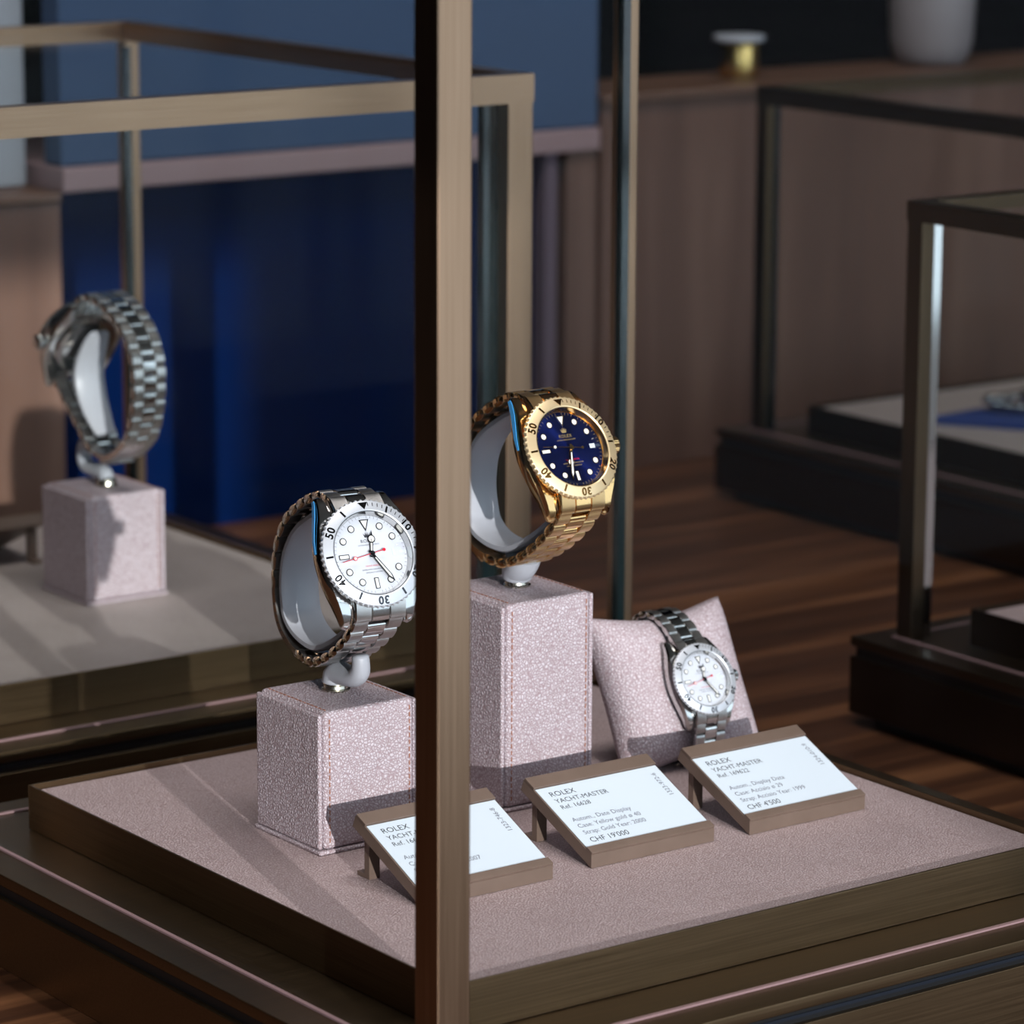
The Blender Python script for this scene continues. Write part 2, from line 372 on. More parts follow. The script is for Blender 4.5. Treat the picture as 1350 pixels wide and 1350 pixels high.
# ------------------------------------------------------------------ display cases
def display_case(label, x0, x1, y0, y1, ztop, near, beam_h, tone='', posts=None, edge={}):
    """x0..y1: outer faces of the glass; posts: {corner: (wx, wy)}"""
    t = tag(empty('display_case', ((x0+x1)/2, (y0+y1)/2, TZ)), label, 'display case', 'bronze framed glass display cases')
    B = lambda a: M[('bronze_' if tone == '' else tone+'_bronze_')+a]
    D = lambda a: M[('dark_bronze_' if tone == '' else 'black_bronze_')+a]
    o = 15
    cbox('foot', (x0-o+9, y0-o+9, TZ), (x1+o-9, y1+o-9, -52), M['black'], t)
    cbox('plinth', (x0-o, y0-o, -52), (x1+o, y1+o, -25), D('x'), t, 0.35, 1)
    cbox('shadow_gap', (x0-o+2.2, y0-o+2.2, -25), (x1+o-2.2, y1+o-2.2, -20), M['black'], t)
    for nm, lo, hi in (('gap_bead', (x0-o+1.4, y0-o+1.6, -23.2), (x1+o-1.4, y0-o+2.4, -22.0)), ):
        cbox(nm, lo, hi, M['gap_strip'], t)
    cbox('rim', (x0-o, y0-o, -20), (x1+o, y1+o, -15.5), B('x') if tone else M['dark_bronze_x'], t, 0.4, 1)
    g = 5.0
    zg0, zg1 = -15.4, ztop-beam_h*0.35
    # side panes
    e = 0.4
    panes = [((x0+e, y0+g+.2, zg0), (x0+e+g, y1-g-.2, zg1)), ((x1-e-g, y0+g+.2, zg0), (x1-e, y1-g-.2, zg1)),
             ((x0+e, y0+e, zg0), (x1-e, y0+e+g-.4, zg1)), ((x0+e, y1-e-g+.4, zg0), (x1-e, y1-e, zg1))]
    for lo, hi in panes: cbox('glass_pane', lo, hi, M['glass'], t)
    cbox('top_pane', (x0+8, y0+8, ztop-6.5), (x1-8, y1-8, ztop-1.5), M['glass'], t)
    # seal strips along the foot of the panes
    sw = 1.6
    for lo, hi in (((x0-sw+.3, y0-sw, zg0), (x0+.3, y1+sw, zg0+.7)), ((x1-.3, y0-sw, zg0), (x1+sw-.3, y1+sw, zg0+.7)),
                   ((x0, y0-sw+.3, zg0), (x1, y0+.3, zg0+.7)), ((x0, y1-.3, zg0), (x1, y1+sw-.3, zg0+.7))):
        cbox('seal', lo, hi, M['seal'], t)
    pw = {'nl': (12.7, 12.7), 'nr': (13.5, 12), 'fl': (8, 8), 'fr': (8, 8)}
    pw.update(posts or {})
    xs = {'l': x0, 'r': x1}; ys = {'n': y0, 'f': y1}
    for key, (wx, wy) in pw.items():
        X, Y = xs[key[1]], ys[key[0]]
        sx = 1 if key[1] == 'l' else -1; sy = 1 if key[0] == 'n' else -1
        lo = (min(X, X+sx*wx), min(Y, Y+sy*wy), -15.5); hi = (max(X, X+sx*wx), max(Y, Y+sy*wy), ztop)
        p = cbox('post', lo, hi, B('z'), t, 0.6, 2)
        # glass edges meeting in the inner corner of the frame post
        ex, ey = X+sx*wx, Y+sy*wy
        kx, ky = edge.get(key, (1.2, 1.2))
        lo = (min(ex-sx*2.6, ex+sx*kx), min(ey-sy*2.6, ey+sy*ky), -15.4); hi = (max(ex-sx*2.6, ex+sx*kx), max(ey-sy*2.6, ey+sy*ky), ztop-beam_h)
        cbox('glass_edge', lo, hi, edge.get('mat', M['glass_edge']), t)
    b = 9.0
    def mitre(p0, p1, inward, h):
        """top beam from corner p0 to corner p1 with mitred ends, inward unit vector"""
        d = (Vector(p1)-Vector(p0)).normalized(); inn = Vector(inward)
        a0, a1 = Vector(p0), Vector(p1); b0 = a0+inn*b+d*b; b1 = a1+inn*b-d*b
        v = [(q.x, q.y, z) for z in (ztop-h, ztop) for q in (a0, a1, b1, b0)]
        f = [(0, 1, 2, 3), (4, 5, 6, 7), (0, 1, 5, 4), (1, 2, 6, 5), (2, 3, 7, 6), (3, 0, 4, 7)]
        mat = B('x') if abs(d.x) > .5 else B('y')
        c = (a0+a1)/2
        me = me_from('top_beam', [(x-c.x, y-c.y, z-ztop) for x, y, z in v], f, mat, 0)
        rel(link('top_beam', me, None, (c.x, c.y, ztop)), t)
    u = 0.25
    mitre((x0-u, y0-u), (x1+u, y0-u), (0, 1), beam_h); mitre((x1+u, y1+u), (x0-u, y1+u), (0, -1), beam_h*.75)
    mitre((x0-u, y1+u), (x0-u, y0-u), (1, 0), beam_h); mitre((x1+u, y0-u), (x1+u, y1+u), (-1, 0), beam_h*.75)
    return t
def display_board(label, x0, x1, y0, y1, mat, tone='dark'):
    t = tag(empty('display_board', ((x0+x1)/2, (y0+y1)/2, -15.3)), label, 'display board', 'leather topped display boards')
    w = 1.1
    D = lambda a: M[tone+'_bronze_'+a]
    cbox('tray_base', (x0+w, y0+w, -15.3), (x1-w, y1-w, -4), D('x'), t)
    for lo, hi, a in (((x0, y0, -15.3), (x1, y0+w, 2), 'x'), ((x0, y1-w, -15.3), (x1, y1, 2), 'x'), ((x0, y0+w, -15.3), (x0+w, y1-w, 2), 'y'), ((x1-w, y0+w, -15.3), (x1, y1-w, 2), 'y')):
        cbox('tray_side', lo, hi, D(a), t, 0.2, 1)
    pd = cbox('leather_pad', (x0+w+.3, y0+w+.3, -4), (x1-w-.3, y1-w-.3, 0), mat, t, 1.2, 3)
    return t
display_case('tall glass display case in front holding three watches and three price cards', -21, 304, -22, 301, 345, 'nl', 13, posts={'fl': (8, 8), 'fr': (8, 8)})
display_case('bronze glass display case at the left holding the watch seen from behind', -30, 324, 393.5, 744, 247, 'nr', 12.7, posts={'fl': (8.5, 8.5), 'fr': (8.5, 8.5), 'nr': (13.8, 10)}, edge={'nr': (8, 2)})
display_case('low dark glass display case at the right edge nearest the front', 473.5, 800, -15, 310, 188.5, 'fl', 9, 'deep', edge={'mat': M['steel'], 'fl': (5.5, -1.2)}, posts={'fl': (8, 10), 'nl': (8, 10), 'nr': (8, 10), 'fr': (8, 8)})  # steel edge strips paint in the light caught by the glass edges
display_case('low dark glass display case at the right far back with a blue pad', 747, 1080, 410, 741, 190.5, 'fl', 10.5, 'deep', posts={'fl': (8, 10), 'nl': (8, 10), 'nr': (8, 10), 'fr': (8, 8)})
display_board('blush leather display board carrying the three watches and price cards', 0, 273, 0, 279, M['leather_board'])
display_board('taupe leather display board under the watch seen from behind', 30, 286, 414.5, 708, M['leather_grey'])
display_board('leather display board just cut by the right edge in the nearer low case', 491.5, 775, 20, 279.5, M['leather_board'], 'black')
display_board('taupe leather display board with a blue pad in the far right case', 766, 1040, 440, 711, M['leather_grey'], 'black')

# ------------------------------------------------------------------ leather covered stands with grey C shaped watch holders
def stitch_me(segs):
    """short thread dashes: list of (p, q, normal) lines"""
    v = []; f = []
    for p, q, nrm in segs:
        p, q, nrm = Vector(p), Vector(q), Vector(nrm); L = (q-p).length; d = (q-p)/L; side = d.cross(nrm)
        n = int(L/2.5)
        for i in range(n):
            a = p+d*(i+.15)*L/n; b = p+d*(i+.80)*L/n
            k = len(v)
            for h in (0.0, .28):
                for e, s in ((a, -.2), (a, .2), (b, .2), (b, -.2)): v.append(tuple(e+side*s+nrm*h))
            f += [(k+4, k+5, k+6, k+7), (k, k+1, k+5, k+4), (k+1, k+2, k+6, k+5), (k+2, k+3, k+7, k+6), (k+3, k, k+4, k+7)]
    return me_from('stitching', v, f, M['thread'], 0)
LOOP = [(21.0, -6.0), (25.6, -12), (27.6, -20), (28.2, -31), (27.0, -45), (21.5, -57.5), (12.5, -66), (2.5, -70.5), (-6, -71.6), (-14.5, -67.6), (-22.0, -59.5), (-26.8, -50), (-28.2, -37), (-27.0, -22.5), (-24.5, -12.5), (-21.0, -6.0)]
LOOP_BACK = [(21, -6), (28, -9), (33.5, -18), (36.5, -30), (36.3, -42), (33.5, -51), (26, -60.5), (11, -68.5), (-3, -71), (-14, -68.5), (-26, -60.5), (-30.5, -48), (-28, -34), (-24.8, -17), (-21, -6)]
def holder_strip(path, w0, w1, t, mat):
    v = []; f = []; n = len(path)
    sec = [(-.5, -.25), (-.42, -.5), (.42, -.5), (.5, -.25), (.5, .25), (.42, .5), (-.42, .5), (-.5, .25)]
    for i, (y, z) in enumerate(path):
        a = path[max(i-1, 0)]; b = path[min(i+1, n-1)]; dy, dz = b[0]-a[0], b[1]-a[1]; L = math.hypot(dy, dz); ny, nz = -dz/L, dy/L
        u = i/(n-1); w = w0+(w1-w0)*math.sin(PI*u)**0.7; tt = t*(.35+.65*math.sin(PI*min(max(u, .04), .96))**.5)
        for sx, st in sec: v.append((sx*w, y+ny*st*tt, z+nz*st*tt))
    for i in range(n-1):
        for k in range(8): f.append((i*8+k, i*8+(k+1) % 8, (i+1)*8+(k+1) % 8, (i+1)*8+k))
    f.append(tuple(range(8))); f.append(tuple((n-1)*8+k for k in range(8)))
    return me_from('holder_ring', v, f, mat, 50)
def watch_matrix(pos, tilt, turn):
    """dial centre, backward tilt and turn about the vertical (degrees)"""
    R = Matrix.Rotation(math.radians(turn), 4, 'Z') @ Matrix.Rotation(math.radians(90-tilt), 4, 'X')
    return Matrix.Translation(Vector(pos)*S) @ R
def watch_stand(label, x0, y0, w, d, h, mat, wm, disc, foot, radii, ring=None, thread=True):
    t = tag(empty('watch_stand', (x0+w/2, y0+d/2, 0.05)), label, 'watch stand', 'leather covered watch stands')
    z0 = 0.1
    pt = 2.0
    cbox('base_plate', (x0-.5, y0-.6, z0), (x0+w+.5, y0+d+.6, z0+1.5), mat, t, .6, 2)
    cbox('block', (x0+pt, y0, z0+1.5), (x0+w-pt, y0+d, h), mat, t, 2.0, 4)
    cbox('side_panel', (x0, y0+.7, z0+1.8), (x0+pt-.12, y0+d-.7, h-.9), mat, t, .85, 3)
    cbox('side_panel', (x0+w-pt+.12, y0+.7, z0+1.8), (x0+w, y0+d-.7, h-.9), mat, t, .85, 3)
    if thread:
        e = pt+2.2
        segs = []
        for xx in (x0+e, x0+w-e):
            segs += [((xx, y0, 4), (xx, y0, h-2.2), (0, -1, 0)), ((xx, y0+2.2, h), (xx, y0+d-2.2, h), (0, 0, 1))]
        c = Vector((x0+w/2, y0+d/2, z0))
        st = link('stitching', stitch_me([(Vector(a)-c, Vector(b)-c, n) for a, b, n in segs]), None, c); rel(st, t)
        tag(st, 'copper thread stitching along the edges', kind='stuff')
    dx, dy = disc
    col = link('collar', lathe_me('collar', [(0, 0), (5.2, 0), (5.4, .6), (4.6, 1.0), (4.4, 2.0), (4.8, 2.6), (4.6, 3.2), (0, 3.2)], M['chrome'], 36), None, (dx, dy, h)); rel(col, t)
    # grey holder ring in the watch's own frame
    if ring: inner = crom(ring, 6)
    else:
        lp = crom(LOOP, 8); inner = []
        for i in range(6, len(lp)-6, 2):
            a, b = lp[i-1], lp[i+1]; ty, tz = b[0]-a[0], b[1]-a[1]; q = math.hypot(ty, tz)
            inner.append((lp[i][0]+tz/q*5.2, lp[i][1]-ty/q*5.2))
    hr = link('holder_ring', holder_strip(inner, 9, 15.5, 3.6, M['plastic']), None)
    hr.matrix_world = wm; hr.parent = t; hr.matrix_parent_inverse = Matrix.Translation(-t.location)
    # bracket from the collar up to the ring
    p = [(dx, dy, h+2.9)] + list(foot)
    path = crom(p, 6)
    n_ = len(path)-1
    rr = [radii[0]+(radii[1]-radii[0])*i/n_ for i in range(len(path))]; rr[0] *= .86; rr[-1] *= .7
    c = Vector((dx, dy, h))
    br = link('holder_foot', tube_me('holder_foot', [tuple(Vector(q)-c) for q in path], rr, M['plastic'], 18, 1.1), None, c); rel(br, t)
    return t

# ------------------------------------------------------------------ watches
def superlink(length, thick, mat, name, cap=None):
    pts = []
    for k in range(20):
        a = 2*PI*k/20; c, s = math.cos(a), math.sin(a)
        pts.append((math.copysign(abs(c)**.78, c)*length/2, math.copysign(abs(s)**.72, s)*thick/2))
    v = []; f = []; n = len(pts)
    for x, sc in ((-.5, .80), (-.465, 1), (.465, 1), (.5, .80)):
        for y, z in pts: v.append((x, y*(1-(1-sc)*.35), z*sc))
    for l in range(3):
        for k in range(n): f.append((l*n+k, l*n+(k+1) % n, (l+1)*n+(k+1) % n, (l+1)*n+k))
    f.append(tuple(range(n))); f.append(tuple(3*n+k for k in range(n)))
    if cap: return me_from(name, v, f, [mat, cap], 35, [1]*n+[0]*n+[1]*n+[1, 1])
    return me_from(name, v, f, mat, 35)
def polar(r, deg): a = math.radians(deg); return (r*math.sin(a), r*math.cos(a))
def watch(label, wm, metal, brushed_m, bezel_m, dial_m, numeral_m, rim_m, ink, sub_ink, hands_m, sec_m, times, loop, scl=1.0, clasp=(.47, .62), film=True, red_line=True, lume_m=None, date=(3.8, 2.7), group='diving style wristwatches on display'):
    base = Vector((0, -24, -29))                      # origin of the thing, low in the loop
    w = tag(empty('wristwatch', (0, 0, 0)), label, 'watch', group)
    w.matrix_world = wm @ Matrix.Scale(scl, 4) @ Matrix.Translation(base*S)
    def part(name, me, loc=(0, 0, 0), rot=(0, 0, 0), sc=(1, 1, 1), parent=None):
        if parent is None: return link(name, me, w, Vector(loc)-base, rot, sc)
        return link(name, me, parent, loc, rot, sc)    # sub-part: parent sits at the dial centre
    # --- case with lugs
    half = [(19.6, 0), (19.5, 4), (19.0, 8), (18.0, 12), (16.6, 16), (15.4, 19.5), (14.6, 22.5), (13.9, 24.0), (12.2, 24.6), (10.9, 24.0), (10.5, 21.5), (10.4, 17.6)]
    out = half + [(-x, y) for x, y in half[::-1]][0:] + [(-x, -y) for x, y in half[1:]] + [(x, -y) for x, y in half[::-1]][:-1]
    def zt(y): a = max(0, abs(y)-11)/13; return -2.3-5.2*a**1.5
    def zb(y): a = max(0, abs(y)-9)/15; return -9.6-1.6*a+.5*math.sin(PI*min(1, abs(y)/24))
    v = []; f = []; n = len(out)
    def off(i, dlt):
        a, b = Vector(out[i-1]), Vector(out[(i+1) % n]); d = (b-a).normalized(); nr = Vector((d.y, -d.x)); return (out[i][0]-nr.x*dlt, out[i][1]-nr.y*dlt)
    for dl, fn in ((.9, lambda y: zb(y)), (0, lambda y: zb(y)+1.1), (-.25, lambda y: (zb(y)+zt(y))/2), (0, lambda y: zt(y)-1.0), (.75, lambda y: zt(y))):
        for i in range(n):
            x, y = off(i, dl); v.append((x, y, fn(out[i][1])))
    for l in range(4):
        for i in range(n): f.append((l*n+i, l*n+(i+1) % n, (l+1)*n+(i+1) % n, (l+1)*n+i))
    # caps: lug strips + middle band
    def cap(l):
        o_ = l*n; H = len(half)
        q1 = [o_+i for i in range(0, H)]                       # right upper
        q2 = [o_+H+i for i in range(0, H)]                     # left upper (reversed)
        q3 = [o_+2*H+i for i in range(0, H-1)]                 # left lower
        q4 = [o_+3*H-1+i for i in range(0, n-3*H+1)]           # right lower
        return [tuple(q1+q2+q3+q4)]
    for l in (0, 4): f += cap(l)
    me = me_from('case', v, f, metal, 32)
    bm = bmesh.new(); bm.from_mesh(me); bmesh.ops.triangulate(bm, faces=[q for q in bm.faces if len(q.verts) > 4]); bm.to_mesh(me); bm.free(); me.set_sharp_from_angle(angle=math.radians(32))
    part('case', me)
    part('case_back', lathe_me('case_back', [(0, -12.2), (13.5, -12.2), (15.2, -11.4), (16, -9.5), (0, -9.4)], metal, 48))
    part('bezel_seat', lathe_me('bezel_seat', [(14.9, -3.4), (18.9, -3.4), (19.0, -2.6), (18.6, -1.95), (14.9, -2.3)], metal, 64, close=True))
    # --- bezel with scalloped edge
    teeth = 60
    mod = lambda a: 1-.030*abs(math.sin(teeth*a/2))**1.6
    bz = part('bezel', lathe_me('bezel', [(15.5, -1.2), (15.6, .75), (16.0, .95), (19.15, .2), (19.45, .05), (20.1, -.45, 1), (20.15, -1.5, 1), (19.5, -1.85), (18.0, -1.9)], bezel_m, 480, mod, smooth=28, close=True))
    slope = math.atan2(.7, 2.9)
    for k, s in ((10, '10'), (20, '20'), (30, '30'), (40, '40'), (50, '50')):
        x, y = polar(17.45, k*6)
        nm = part('numeral', text_me(s, 4.1, numeral_m, 'CENTER', .12, 1.12, .11), (x, y, .66), (0, 0, -math.radians(k*6)), parent=bz)
        nm.rotation_euler = (Matrix.Rotation(-math.radians(k*6), 3, 'Z') @ Matrix.Rotation(-slope, 3, 'X')).to_euler()
    tri = prism_me('bezel_pip', [(-1.9, 1.35), (1.9, 1.35), (0, -1.45)], 0, .18, numeral_m)
    o = part('bezel_pip', tri, (0, 17.4, .58), (-slope, 0, 0), parent=bz)
    bar = box_me('bezel_bar', (-.36, -1.35, 0), (.36, 1.35, .2), numeral_m)
    for k in (5, 15, 25, 35, 45, 55):
        x, y = polar(17.45, k*6); o = part('bezel_bar', bar, (x, y, .58), parent=bz)
        o.rotation_euler = (Matrix.Rotation(-math.radians(k*6), 3, 'Z') @ Matrix.Rotation(-slope, 3, 'X')).to_euler()
    tick = box_me('bezel_tick', (-.13, -.7, 0), (.13, .7, .12), numeral_m)
    for k in list(range(1, 5))+list(range(6, 10))+list(range(11, 15)):
        x, y = polar(18.0, k*6); o = part('bezel_tick', tick, (x, y, .45), parent=bz)
        o.rotation_euler = (Matrix.Rotation(-math.radians(k*6), 3, 'Z') @ Matrix.Rotation(-slope, 3, 'X')).to_euler()
    part('inner_ring', lathe_me('inner_ring', [(14.3, -2.0), (14.6, -1.6), (15.3, .6), (15.55, .6), (15.55, -2.0)], metal, 72, close=True))
    # --- dial
    DZ = -1.9
    dl = part('dial', lathe_me('dial', [(0, DZ-.3), (14.7, DZ-.3), (14.7, DZ), (0, DZ)], dial_m, 72))
    lm = lume_m or M['lume']
    dot = bpy.data.meshes.new('hour_marker')
    def marker(pts_out, pts_in):
        n = len(pts_out); v = [(x, y, 0) for x, y in pts_out]+[(x, y, .38) for x, y in pts_out]+[(x, y, .38) for x, y in pts_in]+[(x, y, .30) for x, y in pts_in]
        f = []; fm = []
        for l in range(3):
            for i in range(n): f.append((l*n+i, l*n+(i+1) % n, (l+1)*n+(i+1) % n, (l+1)*n+i)); fm.append(0)
        f.append(tuple(3*n+i for i in range(n))); fm.append(1)
        return me_from('hour_marker', v, f, [rim_m, lm], 0, fm)
    circ = lambda r: [polar(r, 360*k/20) for k in range(20)]
    dotm = marker(circ(1.32), circ(1.04))
    for hnum in (1, 2, 4, 5, 7, 8, 10, 11):
        x, y = polar(11.4, hnum*30); part('hour_marker', dotm, (x, y, DZ), parent=dl)
    part('hour_marker', marker([(-1.9, 2.0), (1.9, 2.0), (0, -2.3)], [(-1.35, 1.68), (1.35, 1.68), (0, -1.5)]), (0, 10.9, DZ), parent=dl)
    rect = marker([(-.85, 2.0), (.85, 2.0), (.85, -2.0), (-.85, -2.0)], [(-.6, 1.75), (.6, 1.75), (.6, -1.75), (-.6, -1.75)])
    part('hour_marker', rect, (0, -10.7, DZ), parent=dl); part('hour_marker', rect, (-10.7, 0, DZ), (0, 0, PI/2), parent=dl)
    part('date_window', box_me('date_window', (-date[0]/2, -date[1]/2, 0), (date[0]/2, date[1]/2, .12), M['paper']), (10.6, 0, DZ), parent=dl)
    mt_v = []; mt_f = []
    for k in range(60):
        if k % 5 == 0: continue
        for r, s in ((13.4, -.07), (13.4, .07), (14.2, .07), (14.2, -.07)):
            x, y = polar(r, k*6); t_ = math.radians(k*6); mt_v.append((x+s*math.cos(t_), y-s*math.sin(t_), DZ+.03))
        q = len(mt_v); mt_f.append((q-4, q-3, q-2, q-1))
    tag(part('minute_track', me_from('minute_track', mt_v, mt_f, sub_ink, 0), parent=dl), kind='stuff')
    # crown emblem above the name: five points with knobs on a base
    cr = [(-.9, -.75), (.9, -.75), (1.35, .8), (.62, -.1), (.55, 1.15), (.2, .0), (0, 1.35), (-.2, .0), (-.55, 1.15), (-.62, -.1), (-1.35, .8)]
    part('crown_emblem', prism_me('crown_emblem', cr, 0, .12, ink), (0, 7.1, DZ), parent=dl)
    part('lettering', text_me('ROLEX', 1.75, ink, 'CENTER', .03, 1.12), (0, 5.0, DZ+.06), parent=dl)
    part('lettering', text_me('OYSTER PERPETUAL DATE', .72, sub_ink, 'CENTER', .02), (0, 3.55, DZ+.06), parent=dl)
    part('lettering', text_me('YACHT-MASTER', .85, M['red'], 'CENTER', .02), (0, -4.2, DZ+.06), parent=dl)
    part('lettering', text_me('SUPERLATIVE CHRONOMETER', .68, sub_ink, 'CENTER', .02), (0, -5.5, DZ+.06), parent=dl)
    part('lettering', text_me('OFFICIALLY CERTIFIED', .68, sub_ink, 'CENTER', .02), (0, -6.6, DZ+.06), parent=dl)
    # --- hands (modelled pointing to 12)
    hd, mn, sc_ = times
    def ringpts(r, cy, n=18): return [(r*math.sin(2*PI*k/n), cy+r*math.cos(2*PI*k/n)) for k in range(n)]
    hz = DZ+.7
    def hand(name, polys, z, ang, mats):
        v = []; f = []; fm = []
        for pts, z0, z1, mi in polys:
            k = len(v); n = len(pts); v += [(x, y, z0) for x, y in pts]+[(x, y, z1) for x, y in pts]
            for i in range(n): f.append((k+i, k+(i+1) % n, k+n+(i+1) % n, k+n+i)); fm.append(mi)
            f.append(tuple(k+i for i in range(n))); f.append(tuple(k+n+i for i in range(n))); fm += [mi, mi]
        part(name, me_from(name, v, f, mats, 0, fm), (0, 0, z), (0, 0, -math.radians(ang)))
    hand('hour_hand', [([(-.55, -1.2), (.55, -1.2), (.62, 4.3), (-.62, 4.3)], 0, .2, 0), ([(-.3, .9), (.3, .9), (.34, 4.0), (-.34, 4.0)], .2, .24, 1), (ringpts(1.5, 5.6), 0, .2, 0), (ringpts(1.12, 5.6), .2, .25, 1),
                       ([(-.5, 6.8), (.5, 6.8), (0, 8.8)], 0, .2, 0), ([(-.12, 4.6), (.12, 4.6), (.12, 5.6), (-.12, 5.6)], .25, .28, 0)], hz, hd, [hands_m, lm])
    hand('minute_hand', [([(-.5, -1.5), (.5, -1.5), (.75, 10.2), (0, 12.9), (-.75, 10.2)], 0, .2, 0), ([(-.2, 1.8), (.2, 1.8), (.42, 10.0), (0, 11.4), (-.42, 10.0)], .2, .24, 1)], hz+.45, mn, [hands_m, lm])
    hand('seconds_hand', [([(-.14, -4.6), (.14, -4.6), (.10, 12.6), (-.10, 12.6)], 0, .12, 0), (ringpts(.62, -4.9), 0, .14, 0), (ringpts(.82, 7.3), 0, .14, 0), (ringpts(.55, 7.3), .14, .17, 1), (ringpts(.95, 0), -.5, .22, 2)], hz+.95, sc_, [sec_m, lm, hands_m])
    # --- crystal with date lens, crown
    cx = part('crystal', lathe_me('crystal', [(0, .35), (15.3, .35), (15.35, .9), (15.0, 1.35), (14.2, 1.5), (8, 1.68), (0, 1.72)], M['crystal'], 72))
    lens = []
    for r, z in ((1.0, 0), (1.0, .55), (.93, .85), (.70, 1.12), (.35, 1.26)):
        lens.append([(2.65*r*math.copysign(abs(math.cos(q))**.7, math.cos(q)), 2.25*r*math.copysign(abs(math.sin(q))**.7, math.sin(q)), z) for q in [2*PI*k/28 for k in range(28)]])
    v = [p for ringp in lens for p in ringp]; f = []
    for l in range(4):
        for i in range(28): f.append((l*28+i, l*28+(i+1) % 28, (l+1)*28+(i+1) % 28, (l+1)*28+i))
    f.append(tuple(4*28+i for i in range(28)))
    part('date_lens', me_from('date_lens', v, f, M['lens'], 40), (10.3, 0, 1.55), parent=cx)
    cmod = lambda a: 1-.05*(.5-.5*math.cos(26*a))
    part('winding_crown', lathe_me('winding_crown', [(0, 19.5), (2.2, 19.5), (2.3, 20.4), (3.3, 20.6, 1), (3.5, 21.0, 1), (3.5, 23.4, 1), (3.1, 23.9, 1), (2.4, 24.2), (0, 24.3)], metal, 156, cmod, 'x', 30), (0, 0, -5.4))
    if film:
        fp = [(-19.75, 3, -5.4), (-19.5, 7.5, -5.1), (-18.55, 12, -5.0), (-17.0, 16.5, -5.8), (-15.5, 20.5, -7.2), (-14.6, 23.0, -8.4)]
        v = []; f = []
        for i, (x, y, z) in enumerate(fp):
            hgt = (.5, .9, 1.1, 1.2, 1.1, .9)[i]
            v += [(x-.10, y, z-hgt), (x-.10, y, z+hgt), (x-.32, y+.1, z+hgt), (x-.32, y+.1, z-hgt)]
        for i in range(len(fp)-1):
            for k in range(4): f.append((i*4+k, i*4+(k+1) % 4, (i+1)*4+(k+1) % 4, (i+1)*4+k))
        f += [(0, 1, 2, 3), (len(v)-4, len(v)-3, len(v)-2, len(v)-1)]
        tag(part('protective_film', me_from('protective_film', v, f, M['film'], 40)), 'bright blue protective film on the case flank')
    # --- bracelet
    for sy in (1, -1):
        th = math.radians(-24)
        for x, wd, mm in ((-6.9, 6.4, brushed_m), (0, 7.0, metal), (6.9, 6.4, brushed_m)):
            o = part('end_link', superlink(9.6, 3.6, mm, 'end_link', metal), (x, sy*18.9, -4.4), (sy*th, 0, 0), (wd, 1, 1))
    path = crom(loop, 16)
    acc = [0.0]
    for a, b in zip(path, path[1:]): acc.append(acc[-1]+math.hypot(b[0]-a[0], b[1]-a[1]))
    L = acc[-1]
    def at(s):
        s = min(max(s, 0), L)
        for i in range(len(acc)-1):
            if acc[i+1] >= s:
                u = (s-acc[i])/max(acc[i+1]-acc[i], 1e-9); a, b = path[i], path[i+1]
                p = (a[0]+(b[0]-a[0])*u, a[1]+(b[1]-a[1])*u); dy, dz = b[0]-a[0], b[1]-a[1]; return p, math.atan2(dz, dy)
    rows = max(6, round(L/7.6)); pitch = L/rows
    ol = superlink(pitch*.99, 3.7, brushed_m, 'outer_link', metal); cl = superlink(pitch*.97, 3.5, metal, 'center_link')
    c0, c1 = [round(q*rows)/rows for q in clasp]
    for i in range(rows):
        s = (i+.5)*pitch; u = s/L
        wd = 20.0-3.6*math.sin(PI*u)
        if not (c0+.001 < u < c1-.001):
            (y, z), an = at(s)
            for sx in (-1, 1): part('outer_link', ol, (sx*wd*.35, y, z), (an, 0, 0), (wd*.295, 1, 1))
        s2 = s+pitch*.5; u2 = s2/L
        if i < rows-1 and not (c0+.01 < u2 < c1-.01):
            (y, z), an = at(s2); part('center_link', cl, (0, y, z), (an, 0, 0), (wd*.395, 1, 1))
    # folding clasp: curved plate with a flip lock
    nn = 18; v = []; f = []; wd = 16.4
    for k in range(nn+1):
        (y, z), an = at((c0-.004+(c1-c0+.008)*k/nn)*L); ny, nz = -math.sin(an), math.cos(an)
        for sx, dd in ((-.5, -1.4), (-.5, 1.1), (-.46, 1.6), (.46, 1.6), (.5, 1.1), (.5, -1.4)): v.append((sx*wd, y+ny*dd, z+nz*dd))
    for k in range(nn):
        for q in range(6): f.append((k*6+q, k*6+(q+1) % 6, (k+1)*6+(q+1) % 6, (k+1)*6+q))
    f += [tuple(range(6)), tuple(nn*6+q for q in range(6))]
    cp = part('clasp', me_from('clasp', v, f, [brushed_m, metal], 40, [1 if q in (0, 4) else 0 for k in range(nn) for q in range(6)]+[0, 0]))
    (y, z), an = at((c1-.045)*L)
    part('flip_lock', superlink(10.5, 2.0, metal, 'flip_lock'), (0, y-math.sin(an)*2.3, z+math.cos(an)*2.3), (an+.10, 0, 0), (13.0, 1, 1), parent=cp)
    (y, z), an = at((c0+(c1-c0)*.62)*L)
    ce = part('crown_emblem', prism_me('crown_emblem', [(a*1.5, b*1.5) for a, b in cr], 0, .35, metal), (0, y-math.sin(an)*1.55, z+math.cos(an)*1.55), (an+PI, 0, 0), parent=cp)
    ce.rotation_euler = (Matrix.Rotation(an, 3, 'X') @ Matrix.Rotation(PI, 3, 'Z')).to_euler()
    hole = lathe_me('adjusting_hole', [(0, 0), (.45, 0), (.45, .12), (0, .12)], M['black'], 12, axis='x')
    for k in range(5):
        (y, z), an = at((c0+(c1-c0)*(.18+.12*k))*L); part('adjusting_hole', hole, (-wd/2-.1, y, z), (0, 0, 0), parent=cp)
    return w

